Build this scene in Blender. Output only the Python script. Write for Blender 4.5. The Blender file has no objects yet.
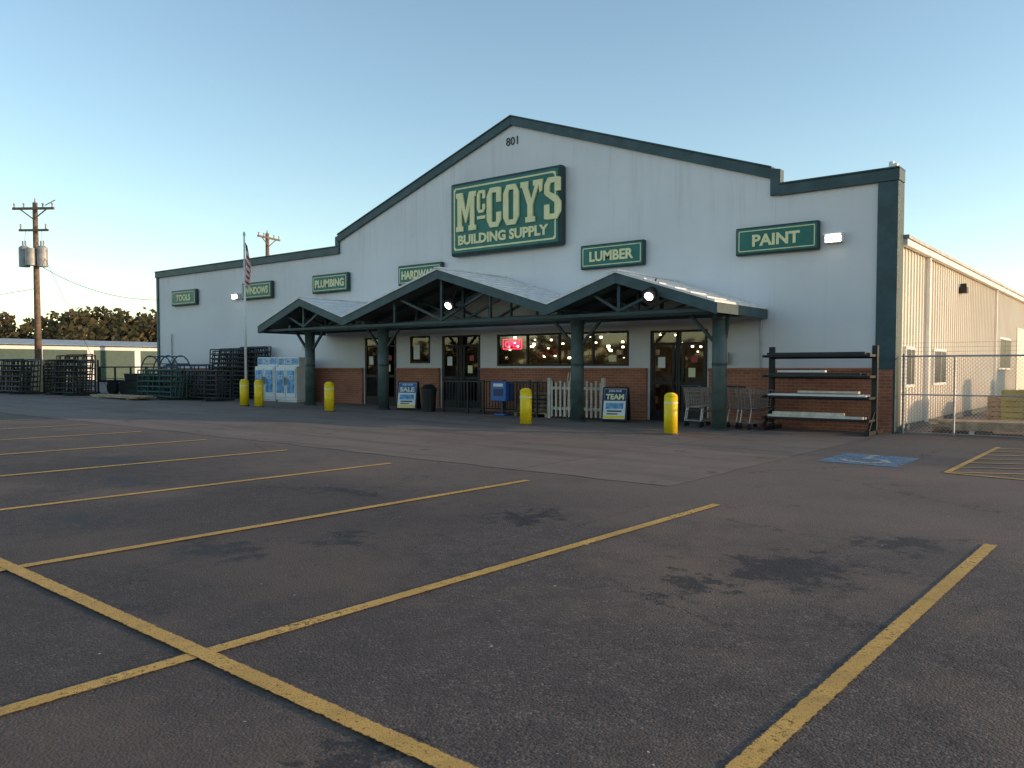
import bpy, bmesh, math, random
from mathutils import Vector, Matrix
random.seed(7)
sc=bpy.context.scene
COL=sc.collection
D=math.radians
YW=20.26
def zg(x): return -0.01*(max(-60.0,min(10.0,x))+6.0)

# ---------------------------------------------------------------- materials
def setin(n,k,v):
    if isinstance(v,bpy.types.NodeSocket):
        n.id_data.links.new(v,n.inputs[k])
    else:
        n.inputs[k].default_value=v
class NT:
    def __init__(s,name):
        s.m=bpy.data.materials.new(name); s.m.use_nodes=True
        s.t=s.m.node_tree; s.t.nodes.clear()
        s.out=s.t.nodes.new('ShaderNodeOutputMaterial')
        s.tc=s.t.nodes.new('ShaderNodeTexCoord')
    def n(s,typ,ins={},**pr):
        n=s.t.nodes.new('ShaderNode'+typ)
        for k,v in pr.items(): setattr(n,k,v)
        for k,v in ins.items(): setin(n,k,v)
        return n
    def noise(s,scale,detail=4,rough=.55,vec=None,dist=0):
        return s.n('TexNoise',{'Vector':vec or s.tc.outputs['Object'],'Scale':scale,'Detail':detail,'Roughness':rough,'Distortion':dist}).outputs['Fac']
    def ramp(s,f,a,b,va=0.0,vb=1.0):
        return s.n('MapRange',{'Value':f,'From Min':a,'From Max':b,'To Min':va,'To Max':vb},interpolation_type='SMOOTHSTEP').outputs[0]
    def mix(s,f,a,b,mode='MIX'):
        n=s.t.nodes.new('ShaderNodeMix'); n.data_type='RGBA'; n.blend_type=mode
        setin(n,0,f); setin(n,6,a if not isinstance(a,tuple) else (*a[:3],1)); setin(n,7,b if not isinstance(b,tuple) else (*b[:3],1))
        return n.outputs[2]
    def math(s,op,a,b=0.0):
        return s.n('Math',{0:a,1:b},operation=op).outputs[0]
    def bsdf(s,col,rough=.6,metal=0,bump=None,bstr=.3,bdist=.01,spec=.4):
        b=s.t.nodes.new('ShaderNodeBsdfPrincipled')
        setin(b,'Base Color',col if not isinstance(col,tuple) else (*col[:3],1))
        setin(b,'Roughness',rough); setin(b,'Metallic',metal); setin(b,'Specular IOR Level',spec)
        if bump is not None:
            bn=s.n('Bump',{'Height':bump,'Strength':bstr,'Distance':bdist})
            s.t.links.new(bn.outputs[0],b.inputs['Normal'])
        s.t.links.new(b.outputs[0],s.out.inputs[0]); return b
def simple(name,c,rough=.55,metal=0,var=.25,scale=3.0,bump=.15,dirt=(.09,.075,.06),dirtamt=.25):
    m=NT(name); f=m.noise(scale,4); f2=m.noise(scale*9,3)
    c2=tuple(x*(1-var) for x in c); c3=tuple(min(1,x*(1+var*.5)) for x in c)
    col=m.mix(m.ramp(f,.3,.7),c2,c3)
    col=m.mix(m.ramp(f2,.5,.8,0,dirtamt),col,dirt)
    m.bsdf(col,m.ramp(f2,.2,.8,max(.05,rough-.1),min(1,rough+.15)),metal,f2,bump,.004)
    return m.m
def emis(name,c,s):
    m=NT(name); e=m.n('Emission',{'Color':(*c,1),'Strength':s}); m.t.links.new(e.outputs[0],m.out.inputs[0]); return m.m

M={}
M['green']=simple('green_trim_paint',(.045,.084,.092),.5)
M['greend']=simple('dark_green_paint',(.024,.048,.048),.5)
M['doorgreen']=simple('roll_up_door_green',(.012,.070,.05),.5)
M['colgreen']=simple('column_green',(.075,.108,.100),.5,var=.3)
M['signgreen']=simple('sign_green',(.010,.145,.115),.4,var=.15,dirtamt=.08)
M['cream']=simple('cream_lettering',(.84,.76,.42),.5,var=.08,dirtamt=.06)
M['black']=simple('black_steel',(.018,.018,.02),.45,.2)
M['bronze']=simple('bronze_frame',(.022,.018,.016),.4,.4)
M['galv']=simple('galvanised_steel',(.42,.43,.44),.45,.7)
M['chrome']=simple('cart_wire',(.42,.37,.35),.35,.6)
M['white']=simple('white_paint',(.78,.76,.73),.45,var=.08,dirtamt=.12)
M['yellow']=simple('bollard_yellow',(.92,.62,.008),.42,var=.12,scale=5,dirtamt=.12)
M['blue']=simple('blue_plastic',(.04,.14,.42),.4,var=.15)
M['navy']=simple('navy_print',(.015,.03,.10),.4,var=.1)
M['skyblue']=simple('light_blue_print',(.16,.38,.62),.35,var=.5,scale=6)
M['red']=simple('red_print',(.45,.03,.03),.4)
M['wood']=simple('weathered_lumber',(.42,.30,.18),.8,var=.35,scale=6)
M['woodl']=simple('pale_boards',(.64,.56,.45),.7,var=.2,scale=5)
M['pole']=simple('pole_wood',(.20,.135,.09),.85,var=.4,scale=5,bump=.5)
M['gate']=simple('gate_green',(.020,.070,.052),.5,.1)
M['gated']=simple('gate_dark',(.026,.031,.029),.5,.1)
M['gateblue']=simple('feeder_blue',(.03,.065,.11),.5,.1)
M['rust']=simple('rusty_steel',(.16,.08,.045),.75,.2,var=.5)
M['rubber']=simple('rubber',(.02,.02,.02),.8)
M['roofmetal']=simple('canopy_roof_metal',(.84,.79,.76),.6,.0,var=.10,scale=4,dirt=(.35,.25,.2),dirtamt=.25)
M['roofgrey']=simple('grey_metal_roof',(.42,.41,.40),.5,.3)
M['soffit']=simple('soffit',(.11,.13,.12),.7)
M['lamp']=emis('lit_lamp',(1,.97,.9),16)
M['dotglow']=emis('interior_dot_glow',(1,.80,.50),26)  # glow for the bright dots in the windows, raised to light the interior
M['neon']=emis('neon_red',(1,.04,.10),3.0)
M['insul']=simple('transformer_grey',(.34,.34,.34),.5,.2)
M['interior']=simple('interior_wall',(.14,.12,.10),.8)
M['steelbox']=simple('merch_mixed',(.20,.14,.09),.7,var=.7,scale=5)
M['palletyel']=simple('faded_yellow_wood',(.48,.38,.10),.8)
M['paper']=simple('litter_scraps',(.42,.38,.32),.9,var=.4)

def m_stucco():
    m=NT('stucco_wall')
    big=m.noise(.35,4); fine=m.noise(55,3,.7); mid=m.noise(3,4)
    sep=m.n('SeparateXYZ',{0:m.tc.outputs['Object']})
    mp=m.n('Mapping',{'Vector':m.tc.outputs['Object'],'Scale':(3.2,1,.16)})
    st=m.noise(1.6,4,.6,mp.outputs[0])
    col=m.mix(m.ramp(big,.3,.7),(.735,.695,.695),(.79,.755,.75))
    col=m.mix(m.ramp(st,.52,.85,0,.16),col,(.50,.46,.45))
    col=m.mix(m.ramp(mid,.55,.8,0,.10),col,(.54,.50,.49))
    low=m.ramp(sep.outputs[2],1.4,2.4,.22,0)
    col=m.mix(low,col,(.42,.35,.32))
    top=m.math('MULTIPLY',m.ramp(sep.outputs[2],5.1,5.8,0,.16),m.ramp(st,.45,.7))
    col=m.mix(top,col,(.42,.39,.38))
    jx=m.math('PINGPONG',m.math('ADD',sep.outputs[0],16.05),2.1)
    j=m.ramp(jx,0.0,.018,.16,0)
    col=m.mix(j,col,(.34,.33,.32))
    m.bsdf(col,.85,0,fine,.35,.006,.2); return m.m
M['stucco']=m_stucco()
def m_brick():
    m=NT('brick_wainscot')
    sep=m.n('SeparateXYZ',{0:m.tc.outputs['Object']})
    cb=m.n('CombineXYZ',{0:m.math('ADD',sep.outputs[0],sep.outputs[1]),1:sep.outputs[2]})
    b=m.n('TexBrick',{'Vector':cb.outputs[0],'Color1':(.46,.155,.082,1),'Color2':(.34,.11,.060,1),'Mortar':(.38,.25,.18,1),'Scale':1.0,'Mortar Size':.009,'Bias':0.0,'Brick Width':.23,'Row Height':.078})
    f=m.noise(1.2,4)
    col=m.mix(m.ramp(f,.4,.75,0,.5),b.outputs[0],(.22,.085,.055))
    m.bsdf(col,.85,0,b.outputs['Fac'],-.4,.008,.2); return m.m
M['brick']=m_brick()
def m_siding():
    m=NT('cream_metal_siding')
    mp=m.n('Mapping',{'Vector':m.tc.outputs['Object'],'Scale':(1,2.5,.2)})
    s=m.noise(1.2,4,.6,mp.outputs[0]); f=m.noise(.4,3)
    col=m.mix(m.ramp(f,.35,.65),(.78,.69,.56),(.82,.75,.63))
    col=m.mix(m.ramp(s,.5,.8,0,.3),col,(.50,.39,.28))
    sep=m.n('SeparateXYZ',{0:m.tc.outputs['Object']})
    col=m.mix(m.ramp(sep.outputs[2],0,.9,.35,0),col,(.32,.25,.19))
    m.bsdf(col,.5,.0,s,.05,.01); return m.m
M['siding']=m_siding()

def m_asphalt():
    m=NT('asphalt')
    O=m.tc.outputs['Object']
    vor=m.n('TexVoronoi',{'Vector':O,'Scale':70.0,'Randomness':1.0})
    vs=m.n('SeparateColor',{0:vor.outputs['Color']}).outputs[0]
    fine=m.noise(120,3,.7); mid=m.noise(6,5,.65); big=m.noise(.45,5,.6); big2=m.noise(.13,3,.5)
    c=m.mix(m.ramp(fine,.3,.7),(.062,.048,.042),(.160,.124,.106))
    c=m.mix(m.ramp(vs,.80,.98,0,.55),c,(.27,.215,.18))
    c=m.mix(m.ramp(vs,.02,.20,.6,0),c,(.032,.026,.023))
    c=m.mix(m.ramp(mid,.35,.7,0,.55),c,(.064,.049,.044))
    c=m.mix(m.ramp(big,.44,.66,0,.7),c,(.200,.140,.104))
    c=m.mix(m.ramp(big2,.45,.62,0,.45),c,(.054,.043,.041))
    sep=m.n('SeparateXYZ',{0:O})
    lane=m.math('MULTIPLY',m.ramp(sep.outputs[1],5.5,10.0),m.ramp(m.noise(.3,4),.3,.6,.35,.85))
    c=m.mix(lane,c,(.185,.138,.114))
    dis=m.n('TexNoise',{'Vector':O,'Scale':3.6,'Detail':6.0,'Roughness':.75})
    off=m.n('VectorMath',{0:dis.outputs['Color'],1:(.5,.5,.5)},operation='SUBTRACT')
    off2=m.n('VectorMath',{0:off.outputs[0],'Scale':2.3},operation='SCALE')
    P=m.n('VectorMath',{0:O,1:off2.outputs[0]},operation='ADD').outputs[0]
    acc=None
    for (x,y,sx,sy) in [(-6.1,3.8,.60,.26),(-5.6,4.7,.28,.25),(-2.2,6.2,.45,.60),(-2.6,5.3,.25,.25),(-2.45,2.05,.26,.18),(-8.2,3.6,.5,.24),(-5.0,6.6,.35,.45),(-7.6,6.4,.7,.25),(-10.4,5.2,.6,.25),(-1.7,7.7,.4,.35),(-12.8,6.2,.8,.3),(.4,5.6,.4,.3),(-9.5,12.5,1.2,.4),(-14,11,.9,.4),(-18.5,13.5,1.6,.5)]:
        d=m.n('VectorMath',{0:P,1:(-x,-y,0)},operation='ADD').outputs[0]
        d=m.n('VectorMath',{0:d,1:(1/sx,1/sy,0)},operation='MULTIPLY').outputs[0]
        L=m.n('VectorMath',{0:d},operation='LENGTH').outputs['Value']
        v=m.ramp(L,.55,1.1,1,0)
        acc=v if acc is None else m.math('MAXIMUM',acc,v)
    spl=m.ramp(m.noise(1.7,5,.75),.625,.68,0,.7)
    acc=m.math('MAXIMUM',acc,spl)
    c=m.mix(m.math('MULTIPLY',acc,.72),c,(.022,.018,.018))
    cv=m.n('TexVoronoi',{'Vector':m.n('VectorMath',{0:O,1:m.n('VectorMath',{0:off.outputs[0],'Scale':.6},operation='SCALE').outputs[0]},operation='ADD').outputs[0],'Scale':.33},feature='DISTANCE_TO_EDGE').outputs[0]
    cr=m.math('MULTIPLY',m.ramp(cv,.0,.005,1,0),m.ramp(m.noise(.5,2),.46,.58))
    c=m.mix(m.math('MULTIPLY',cr,.8),c,(.014,.013,.012))
    h=m.math('ADD',m.math('MULTIPLY',fine,.6),m.math('SUBTRACT',1.0,vor.outputs['Distance']))
    rough=m.ramp(acc,0,1,.88,.66)
    m.bsdf(c,rough,0,h,.6,.007,.25); return m.m
M['asphalt']=m_asphalt()
def m_concrete():
    m=NT('concrete_apron')
    O=m.tc.outputs['Object']
    b=m.n('TexBrick',{'Vector':O,'Color1':(.220,.166,.136,1),'Color2':(.198,.150,.123,1),'Mortar':(.08,.06,.05,1),'Scale':1.0,'Mortar Size':.012,'Brick Width':3.7,'Row Height':3.62},offset=0.0)
    c=b.outputs[0]
    c=m.mix(m.ramp(m.noise(.5,5,.6),.4,.7,0,.6),c,(.150,.112,.092))
    c=m.mix(m.ramp(m.noise(3.0,5,.7),.5,.75,0,.45),c,(.26,.195,.155))
    mp=m.n('Mapping',{'Vector':O,'Scale':(.15,1.6,1)})
    c=m.mix(m.ramp(m.noise(1.0,5,.6,mp.outputs[0]),.48,.70,0,.55),c,(.100,.076,.066))
    c=m.mix(m.ramp(m.noise(1.3,5,.75),.60,.67,0,.6),c,(.055,.044,.039))
    m.bsdf(c,.88,0,m.noise(80,3),.2,.004,.25); return m.m
M['concrete']=m_concrete()
def m_ground():
    m=NT('ground_dirt_grass')
    c=m.mix(m.ramp(m.noise(.05,5),.4,.6),(.14,.105,.07),(.09,.085,.045))
    c=m.mix(m.ramp(m.noise(3,5),.4,.7,0,.6),c,(.19,.15,.10))
    m.bsdf(c,.95,0,m.noise(8,4),.6,.05,.1); return m.m
M['ground']=m_ground()
def m_paint(name,colr,wear=.5,worn=.62):
    m=NT(name)
    uv=m.n('SeparateXYZ',{0:m.tc.outputs['UV']}).outputs[1]
    e=m.math('PINGPONG',uv,.5)
    n1=m.noise(28,5,.75); n2=m.noise(1.1,4,.6); n3=m.noise(120,3,.7)
    edge=m.ramp(m.math('ADD',m.math('MULTIPLY',e,2.2),m.math('MULTIPLY',n1,.9)),.50,.66)
    hole=m.ramp(m.math('ADD',n1,m.math('MULTIPLY',n2,wear)),worn+wear*.5,worn+.18+wear*.5,1,0)
    grain=m.ramp(n3,.34,.46,.35,1)
    a=m.math('MULTIPLY',m.math('MULTIPLY',edge,hole),grain)
    c=m.mix(m.ramp(n2,.3,.7),tuple(x*.72 for x in colr),colr)
    c=m.mix(m.ramp(m.noise(9,4,.7),.45,.8,0,.45),c,(.26,.17,.08))
    b=m.bsdf(c,.75,0,n3,.4,.003,.3)
    tr=m.n('BsdfTransparent'); mx=m.n('MixShader')
    m.t.links.new(a,mx.inputs[0]); m.t.links.new(tr.outputs[0],mx.inputs[1]); m.t.links.new(b.outputs[0],mx.inputs[2])
    m.t.links.new(mx.outputs[0],m.out.inputs[0]); return m.m
M['linepaint']=m_paint('yellow_line_paint',(.74,.42,.11),.4,.55)
M['bluepaint']=m_paint('blue_marking_paint',(.18,.29,.40),.5,.48)
M['whitepaint']=m_paint('white_marking_paint',(.50,.49,.46),.5,.50)
def m_glass():
    m=NT('window_glass')
    g=m.n('BsdfGlossy',{'Color':(.8,.82,.85,1),'Roughness':.03}); t=m.n('BsdfTransparent',{'Color':(.68,.68,.66,1)})
    fr=m.n('Fresnel',{'IOR':1.6}); mx=m.n('MixShader',{0:fr.outputs[0]})
    m.t.links.new(t.outputs[0],mx.inputs[1]); m.t.links.new(g.outputs[0],mx.inputs[2]); m.t.links.new(mx.outputs[0],m.out.inputs[0]); return m.m
M['glass']=m_glass()
def m_leaf():
    m=NT('tree_foliage')
    f=m.noise(.25,3); f2=m.noise(2.5,2)
    c=m.mix(m.ramp(f,.35,.65),(.065,.066,.034),(.16,.125,.062))  # leaf tones lightened to carry distance haze in the colour
    c=m.mix(m.ramp(f2,.45,.75,0,.7),c,(.19,.14,.085))
    m.bsdf(c,.9,spec=.1); return m.m
M['leaf']=m_leaf()
def m_flag():
    m=NT('flag_cloth')
    z=m.n('SeparateXYZ',{0:m.tc.outputs['Object']})
    w=m.math('FRACT',m.math('MULTIPLY',m.math('ADD',z.outputs[2],m.math('MULTIPLY',z.outputs[0],1.6)),4.2))
    c=m.mix(m.math('GREATER_THAN',w,.45),(.50,.04,.05),(.66,.60,.57))
    top=m.math('GREATER_THAN',z.outputs[2],5.45)
    c=m.mix(m.math('MULTIPLY',top,.9),c,(.05,.05,.15))
    m.bsdf(c,.8); return m.m
M['flag']=m_flag()

# ---------------------------------------------------------------- builders
class MB:
    def __init__(s): s.v=[]; s.f=[]
    def box(s,c,d,rz=0,rot=None):
        b=len(s.v); R=rot or Matrix.Rotation(rz,3,'Z')
        for sx,sy,sz in [(-1,-1,-1),(1,-1,-1),(1,1,-1),(-1,1,-1),(-1,-1,1),(1,-1,1),(1,1,1),(-1,1,1)]:
            p=R@Vector((sx*d[0]/2,sy*d[1]/2,sz*d[2]/2))+Vector(c); s.v.append(tuple(p))
        for f in [(3,2,1,0),(4,5,6,7),(0,1,5,4),(1,2,6,5),(2,3,7,6),(3,0,4,7)]: s.f.append(tuple(b+i for i in f))
        return s
    def bb(s,x0,x1,y0,y1,z0,z1): return s.box(((x0+x1)/2,(y0+y1)/2,(z0+z1)/2),(abs(x1-x0),abs(y1-y0),abs(z1-z0)))
    def cyl(s,p0,p1,r0,r1=None,n=8,cap=True):
        r1=r0 if r1 is None else r1
        p0=Vector(p0);p1=Vector(p1);a=(p1-p0).normalized()
        u=a.orthogonal().normalized();w=a.cross(u);b=len(s.v)
        for p,r in((p0,r0),(p1,r1)):
            for i in range(n):
                t=2*math.pi*i/n; s.v.append(tuple(p+u*(r*math.cos(t))+w*(r*math.sin(t))))
        for i in range(n): j=(i+1)%n; s.f.append((b+i,b+j,b+n+j,b+n+i))
        if cap: s.f.append(tuple(b+i for i in range(n-1,-1,-1))); s.f.append(tuple(b+n+i for i in range(n)))
        return s
    def path(s,pts,r,n=6):
        for a,b in zip(pts[:-1],pts[1:]): s.cyl(a,b,r,r,n)
        return s
    def beam(s,p0,p1,w,h):
        p0=Vector(p0);p1=Vector(p1);a=(p1-p0);L=a.length;a.normalize()
        up=Vector((0,0,1)); 
        if abs(a.z)>.99: up=Vector((0,1,0))
        y=up.cross(a).normalized(); z=a.cross(y)
        R=Matrix((a,y,z)).transposed()
        return s.box((p0+p1)/2,(L,w,h),rot=R)
    def prism(s,poly,y0,y1):
        b=len(s.v);n=len(poly)
        for x,z in poly: s.v.append((x,y0,z))
        for x,z in poly: s.v.append((x,y1,z))
        s.f.append(tuple(b+i for i in range(n))); s.f.append(tuple(b+n+i for i in range(n-1,-1,-1)))
        for i in range(n): j=(i+1)%n; s.f.append((b+j,b+i,b+n+i,b+n+j))
        return s
    def done(s,name,mat,parent=None,bevel=0,smooth=False):
        me=bpy.data.meshes.new(name); me.from_pydata(s.v,[],s.f); me.update()
        bm=bmesh.new();bm.from_mesh(me);bmesh.ops.recalc_face_normals(bm,faces=bm.faces);bm.to_mesh(me);bm.free()
        if smooth:
            for p in me.polygons: p.use_smooth=len(p.vertices)==4
        o=bpy.data.objects.new(name,me);COL.objects.link(o)
        if mat: me.materials.append(M[mat] if isinstance(mat,str) else mat)
        if parent: o.parent=parent
        if bevel:
            md=o.modifiers.new('b','BEVEL');md.width=bevel;md.segments=2;md.limit_method='ANGLE'
        return o
def group(name,loc=(0,0,0),rz=0):
    e=bpy.data.objects.new(name,None);e.location=loc;e.rotation_euler=(0,0,rz);e.empty_display_size=.3;COL.objects.link(e);return e
def gnd(name,x,y,rz=0): return group(name,(x,y,zg(x)+.002),rz)
def text(name,body,loc,w,h,mat,parent,ext=.012,offs=.012,rx=90):
    cu=bpy.data.curves.new(name,'FONT');cu.body=body;cu.size=1;cu.extrude=.02;cu.offset=offs;cu.resolution_u=3
    t=bpy.data.objects.new(name,cu);COL.objects.link(t);bpy.context.view_layer.update()
    dg=bpy.context.evaluated_depsgraph_get();me=bpy.data.meshes.new_from_object(t.evaluated_get(dg))
    bpy.data.objects.remove(t)
    xs=[v.co.x for v in me.vertices];ys=[v.co.y for v in me.vertices]
    cx=(min(xs)+max(xs))/2;cy=(min(ys)+max(ys))/2;W=max(xs)-min(xs);H=max(ys)-min(ys)
    for v in me.vertices: v.co=Vector(((v.co.x-cx)*w/W,(v.co.y-cy)*h/H,v.co.z*ext/.02))
    o=bpy.data.objects.new(name,me);COL.objects.link(o);me.materials.clear();me.materials.append(M[mat])
    o.location=loc;o.rotation_euler=(D(rx),0,0);o.parent=parent;return o

# ---------------------------------------------------------------- ground sheets
def sheet(name,x0,x1,y0,y1,dz,mat):
    xs=sorted(set([x0,x1]+[b for b in(-60,10) if x0<b<x1]))
    v=[];f=[]
    for x in xs: v+= [(x,y0,zg(x)+dz),(x,y1,zg(x)+dz)]
    for i in range(len(xs)-1): f.append((2*i,2*i+2,2*i+3,2*i+1))
    me=bpy.data.meshes.new(name);me.from_pydata(v,[],f);o=bpy.data.objects.new(name,me);COL.objects.link(o);me.materials.append(M[mat]);return o
sheet('ground',-2500,2500,-2500,2500,-.02,'ground')
sheet('parking_lot',-59,45,-40,70,-.004,'asphalt')
v=[];n=90
for i in range(n+1):
    x=-50+45.1*i/n
    v.append((x,9.4+random.uniform(-.05,.05),zg(x)+.001))
for i in range(21):
    y=9.4+10.9*(i+1)/21
    v.append((-4.9+random.uniform(-.03,.03),y,zg(-4.9)+.001))
v.append((-50,20.3,zg(-50)+.001))
me=bpy.data.meshes.new('concrete_apron');me.from_pydata(v,[],[tuple(range(len(v)))]);o=bpy.data.objects.new('concrete_apron',me);COL.objects.link(o);me.materials.append(M['concrete'])

def stripe(v,f,uv,p0,p1,w,dz):
    p0=Vector(p0);p1=Vector(p1);d=(p1-p0).normalized();n=Vector((-d.y,d.x))*w/2;b=len(v)
    for p,s in((p0,-1),(p1,-1),(p1,1),(p0,1)):
        q=p+n*s;v.append((q.x,q.y,zg(q.x)+dz))
    f.append((b,b+1,b+2,b+3)); L=(p1-p0).length; uv+=[(0,0),(L,0),(L,1),(0,1)]
def stripes(name,lst,mat,dz0=.004):
    v=[];f=[];uv=[]
    for i,(a,b,w) in enumerate(lst): stripe(v,f,uv,a,b,w,dz0+.0015*(i%3))
    me=bpy.data.meshes.new(name);me.from_pydata(v,[],f);l=me.uv_layers.new(name='UVMap')
    for i,c in enumerate(uv): l.data[i].uv=c
    o=bpy.data.objects.new(name,me);COL.objects.link(o);me.materials.append(M[mat]);return o
L=[]
for n in range(-3,15):
    x=-1.13-2.71*n
    L.append(((x-.24,-3.6),(x,8.15+(.25 if n>0 else 0)+.03*(-x)),.115))
stripes('stall_lines',L,'linepaint',.004)
stripes('stall_cross_line',[((10,1.92),(-41,3.45),.12)],'linepaint',.0095)
H=[((-2.43,13.3),(-2.43,18.2),.1),((-2.43,13.3),(-.2,13.1),.1),((-.2,13.1),(-.2,18.2),.1)]
for i in range(7): H.append(((-2.4,13.4+i*.75),(-.25,14.6+i*.75) ,.09))
stripes('accessible_aisle_hatching',H,'linepaint',.004)
g=group('accessible_parking_symbol',(-3.75,14.35,0))
def disc_sheet(name,pts,mat,dz):
    me=bpy.data.meshes.new(name);me.from_pydata([(x,y,zg(x-3.75)+dz) for x,y in pts],[],[tuple(range(len(pts)))])
    l=me.uv_layers.new(name='UVMap')
    for d in l.data: d.uv=(.5,.5)
    o=bpy.data.objects.new(name,me);COL.objects.link(o);me.materials.append(M[mat]);o.parent=g
disc_sheet('blue_field',[(-.62,-.85),(.60,-.85),(.60,.75),(-.62,.75)],'bluepaint',.002)
ring=[(.36*math.cos(D(a))-.05,.36*math.sin(D(a))-.25) for a in range(-170,60,15)]+[(.26*math.cos(D(a))-.05,.26*math.sin(D(a))-.25) for a in range(55,-171,-15)]
disc_sheet('wheel_ring',ring,'whitepaint',.006)
disc_sheet('head_dot',[(.09*math.cos(D(a))-.1,.09*math.sin(D(a))+.6) for a in range(0,360,30)],'whitepaint',.006)
disc_sheet('torso',[(-.15,.45),(-.05,.45),(-.02,.05),(.25,.05),(.42,-.35),(.32,-.38),(.17,-.05),(-.13,-.05)],'whitepaint',.0075)
v=[];f=[]
for i in range(420):
    x=random.uniform(-22,1.5);y=random.uniform(1.2,14)
    s=random.uniform(.003,.010) if random.random()<.95 else random.uniform(.012,.022);a=random.uniform(0,6.28);b=len(v)
    for k in range(4):
        t=a+k*1.57+random.uniform(-.3,.3);v.append((x+s*math.cos(t),y+s*math.sin(t),zg(x)+.012+random.uniform(0,s*.5)))
    f.append((b,b+1,b+2,b+3))
a=MB();a.v=v;a.f=f;a.done('scattered_litter','paper')

# ---------------------------------------------------------------- store building
B=group('store_building')
XR,XL=-4.80,-37.7
ZT=6.02;ZS=6.46;ZP=9.30
outer=[(XL,-.3),(XR,-.3),(XR,ZT),(-7.73,ZT),(-7.73,ZS),(-16.05,ZP),(-24.35,ZS),(-24.35,ZT),(XL,ZT)]
doors=[(-11.14,-9.44,2.53),(-19.07,-17.38,2.58),(-22.95,-21.3,2.6)]
wins=[(-16.66,-11.83,1.56,2.56),(-20.6,-19.64,1.66,2.6)]
holes=[[(a,-.02),(b,-.02),(b,h),(a,h)] for a,b,h in doors]+[[(a,z0),(b,z0),(b,z1),(a,z1)] for a,b,z0,z1 in wins]
cu=bpy.data.curves.new('facade','CURVE');cu.dimensions='2D';cu.fill_mode='BOTH';cu.extrude=.15
for pl in [outer]+holes:
    sp=cu.splines.new('POLY');sp.points.add(len(pl)-1);sp.use_cyclic_u=True
    for i,(x,z) in enumerate(pl): sp.points[i].co=(x,z,0,1)
to=bpy.data.objects.new('t',cu);COL.objects.link(to);bpy.context.view_layer.update()
me=bpy.data.meshes.new_from_object(to.evaluated_get(bpy.context.evaluated_depsgraph_get()));bpy.data.objects.remove(to)
for v in me.vertices: v.co=Vector((v.co.x,YW+.15-v.co.z,v.co.y))
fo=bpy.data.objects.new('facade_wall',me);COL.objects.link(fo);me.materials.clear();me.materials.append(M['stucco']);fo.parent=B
m=MB();m2=MB()
segs=[((XL-.05,ZT),(-24.36,ZT)),((-24.36,ZS),(-16.05,ZP)),((-16.05,ZP),(-7.73,ZS)),((-7.55,ZT),(XR+.05,ZT))]
for (a,b) in segs:
    m.prism([(a[0],a[1]-.24),(b[0],b[1]-.24),(b[0],b[1]+.03),(a[0],a[1]+.03)],YW-.09,YW+.42)
    m2.prism([(a[0],a[1]+.03),(b[0],b[1]+.03),(b[0],b[1]+.07),(a[0],a[1]+.07)],YW-.12,YW+.45)
m.prism([(-7.76,ZT-.22),(-7.5,ZT-.22),(-7.5,ZS-.03),(-7.76,ZS+.02)],YW-.093,YW+.15)
m.prism([(-24.5,ZT-.22),(-24.3,ZT-.22),(-24.3,ZS+.02),(-24.5,ZS-.04)],YW-.093,YW+.15)
m.done('parapet_trim','green',B,.01);m2.done('coping_cap','green',B,.008)
m=MB();m.bb(-5.22,XR+.03,YW-.075,YW+.0,-.2,ZT-.245);m.done('corner_trim','green',B,.01)
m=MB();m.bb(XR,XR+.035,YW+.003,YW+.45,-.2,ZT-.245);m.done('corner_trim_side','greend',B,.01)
m=MB();m.bb(-5.0,XR-.003,YW+.31,YW+.45,-.2,ZT-.05);m.done('corner_return','stucco',B)
m=MB();m.bb(XL,XL+.16,YW-.06,YW,-.2,ZT-.245);m.done('far_corner_trim','green',B)
m=MB();mc=MB()
xs=[XL+.17,-22.95-.08,-21.3+.08,-19.07-.08,-17.38+.08,-11.14-.08,-9.44+.08,-5.23]
for i in range(0,8,2):
    m.bb(xs[i],xs[i+1],YW-.09,YW-.002,-.2,1.42);mc.bb(xs[i],xs[i+1],YW-.13,YW-.003,1.42,1.50)
m.done('brick_wainscot','brick',B);mc.done('wainscot_cap','brick',B,.01)
m=MB();m.bb(-5.20,XR-.02,YW-.1,YW-.077,-.2,1.46);m.done('corner_brick','brick',B)
fr=MB();gl=MB()
def frame(x0,x1,z0,z1,muls=[],hz=[]):
    t=.06;ya,yb=YW-.02,YW+.08
    fr.bb(x0,x1,ya,yb,z1-t,z1);fr.bb(x0,x1,ya,yb,z0,z0+t)
    for x in [x0+t/2,x1-t/2]+muls: fr.bb(x-t/2,x+t/2,ya+.003,yb-.003,z0+t,z1-t)
    for z in hz: fr.bb(x0+t,x1-t,ya+.006,yb-.006,z-.03,z+.03)
    gl.bb(x0+t,x1-t,YW+.025,YW+.031,z0+t,z1-t)
frame(*wins[0],muls=[-15.45,-14.25,-13.04]);frame(*wins[1])
for a,b,h in doors:
    z=zg((a+b)/2); c=(a+b)/2
    frame(a,b,z+.005,h,muls=[c-.035,c+.035],hz=[z+2.12]);
    fr.bb(a+.06,c-.065,YW-.010,YW+.06,z+.065,z+.3);fr.bb(c+.065,b-.06,YW-.010,YW+.06,z+.065,z+.3)
    for s in(-1,1):
        fr.bb(c+s*.78-.05,c+s*.78+.05,YW-.012,YW+.06,z+.3,z+2.09)
        fr.bb(c+s*.14-.04,c+s*.14+.04,YW-.012,YW+.06,z+.3,z+2.09)
        fr.cyl((c+s*.14,YW-.07,z+.9),(c+s*.14,YW-.07,z+1.25),.018)
    fr.bb(a+.1,b-.1,YW-.016,YW+.05,z+1.0,z+1.09)
fr.done('door_and_window_frames','bronze',B,.004);gl.done('window_glass','glass',B)
pst=MB();pst2=MB();pst3=MB()
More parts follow.
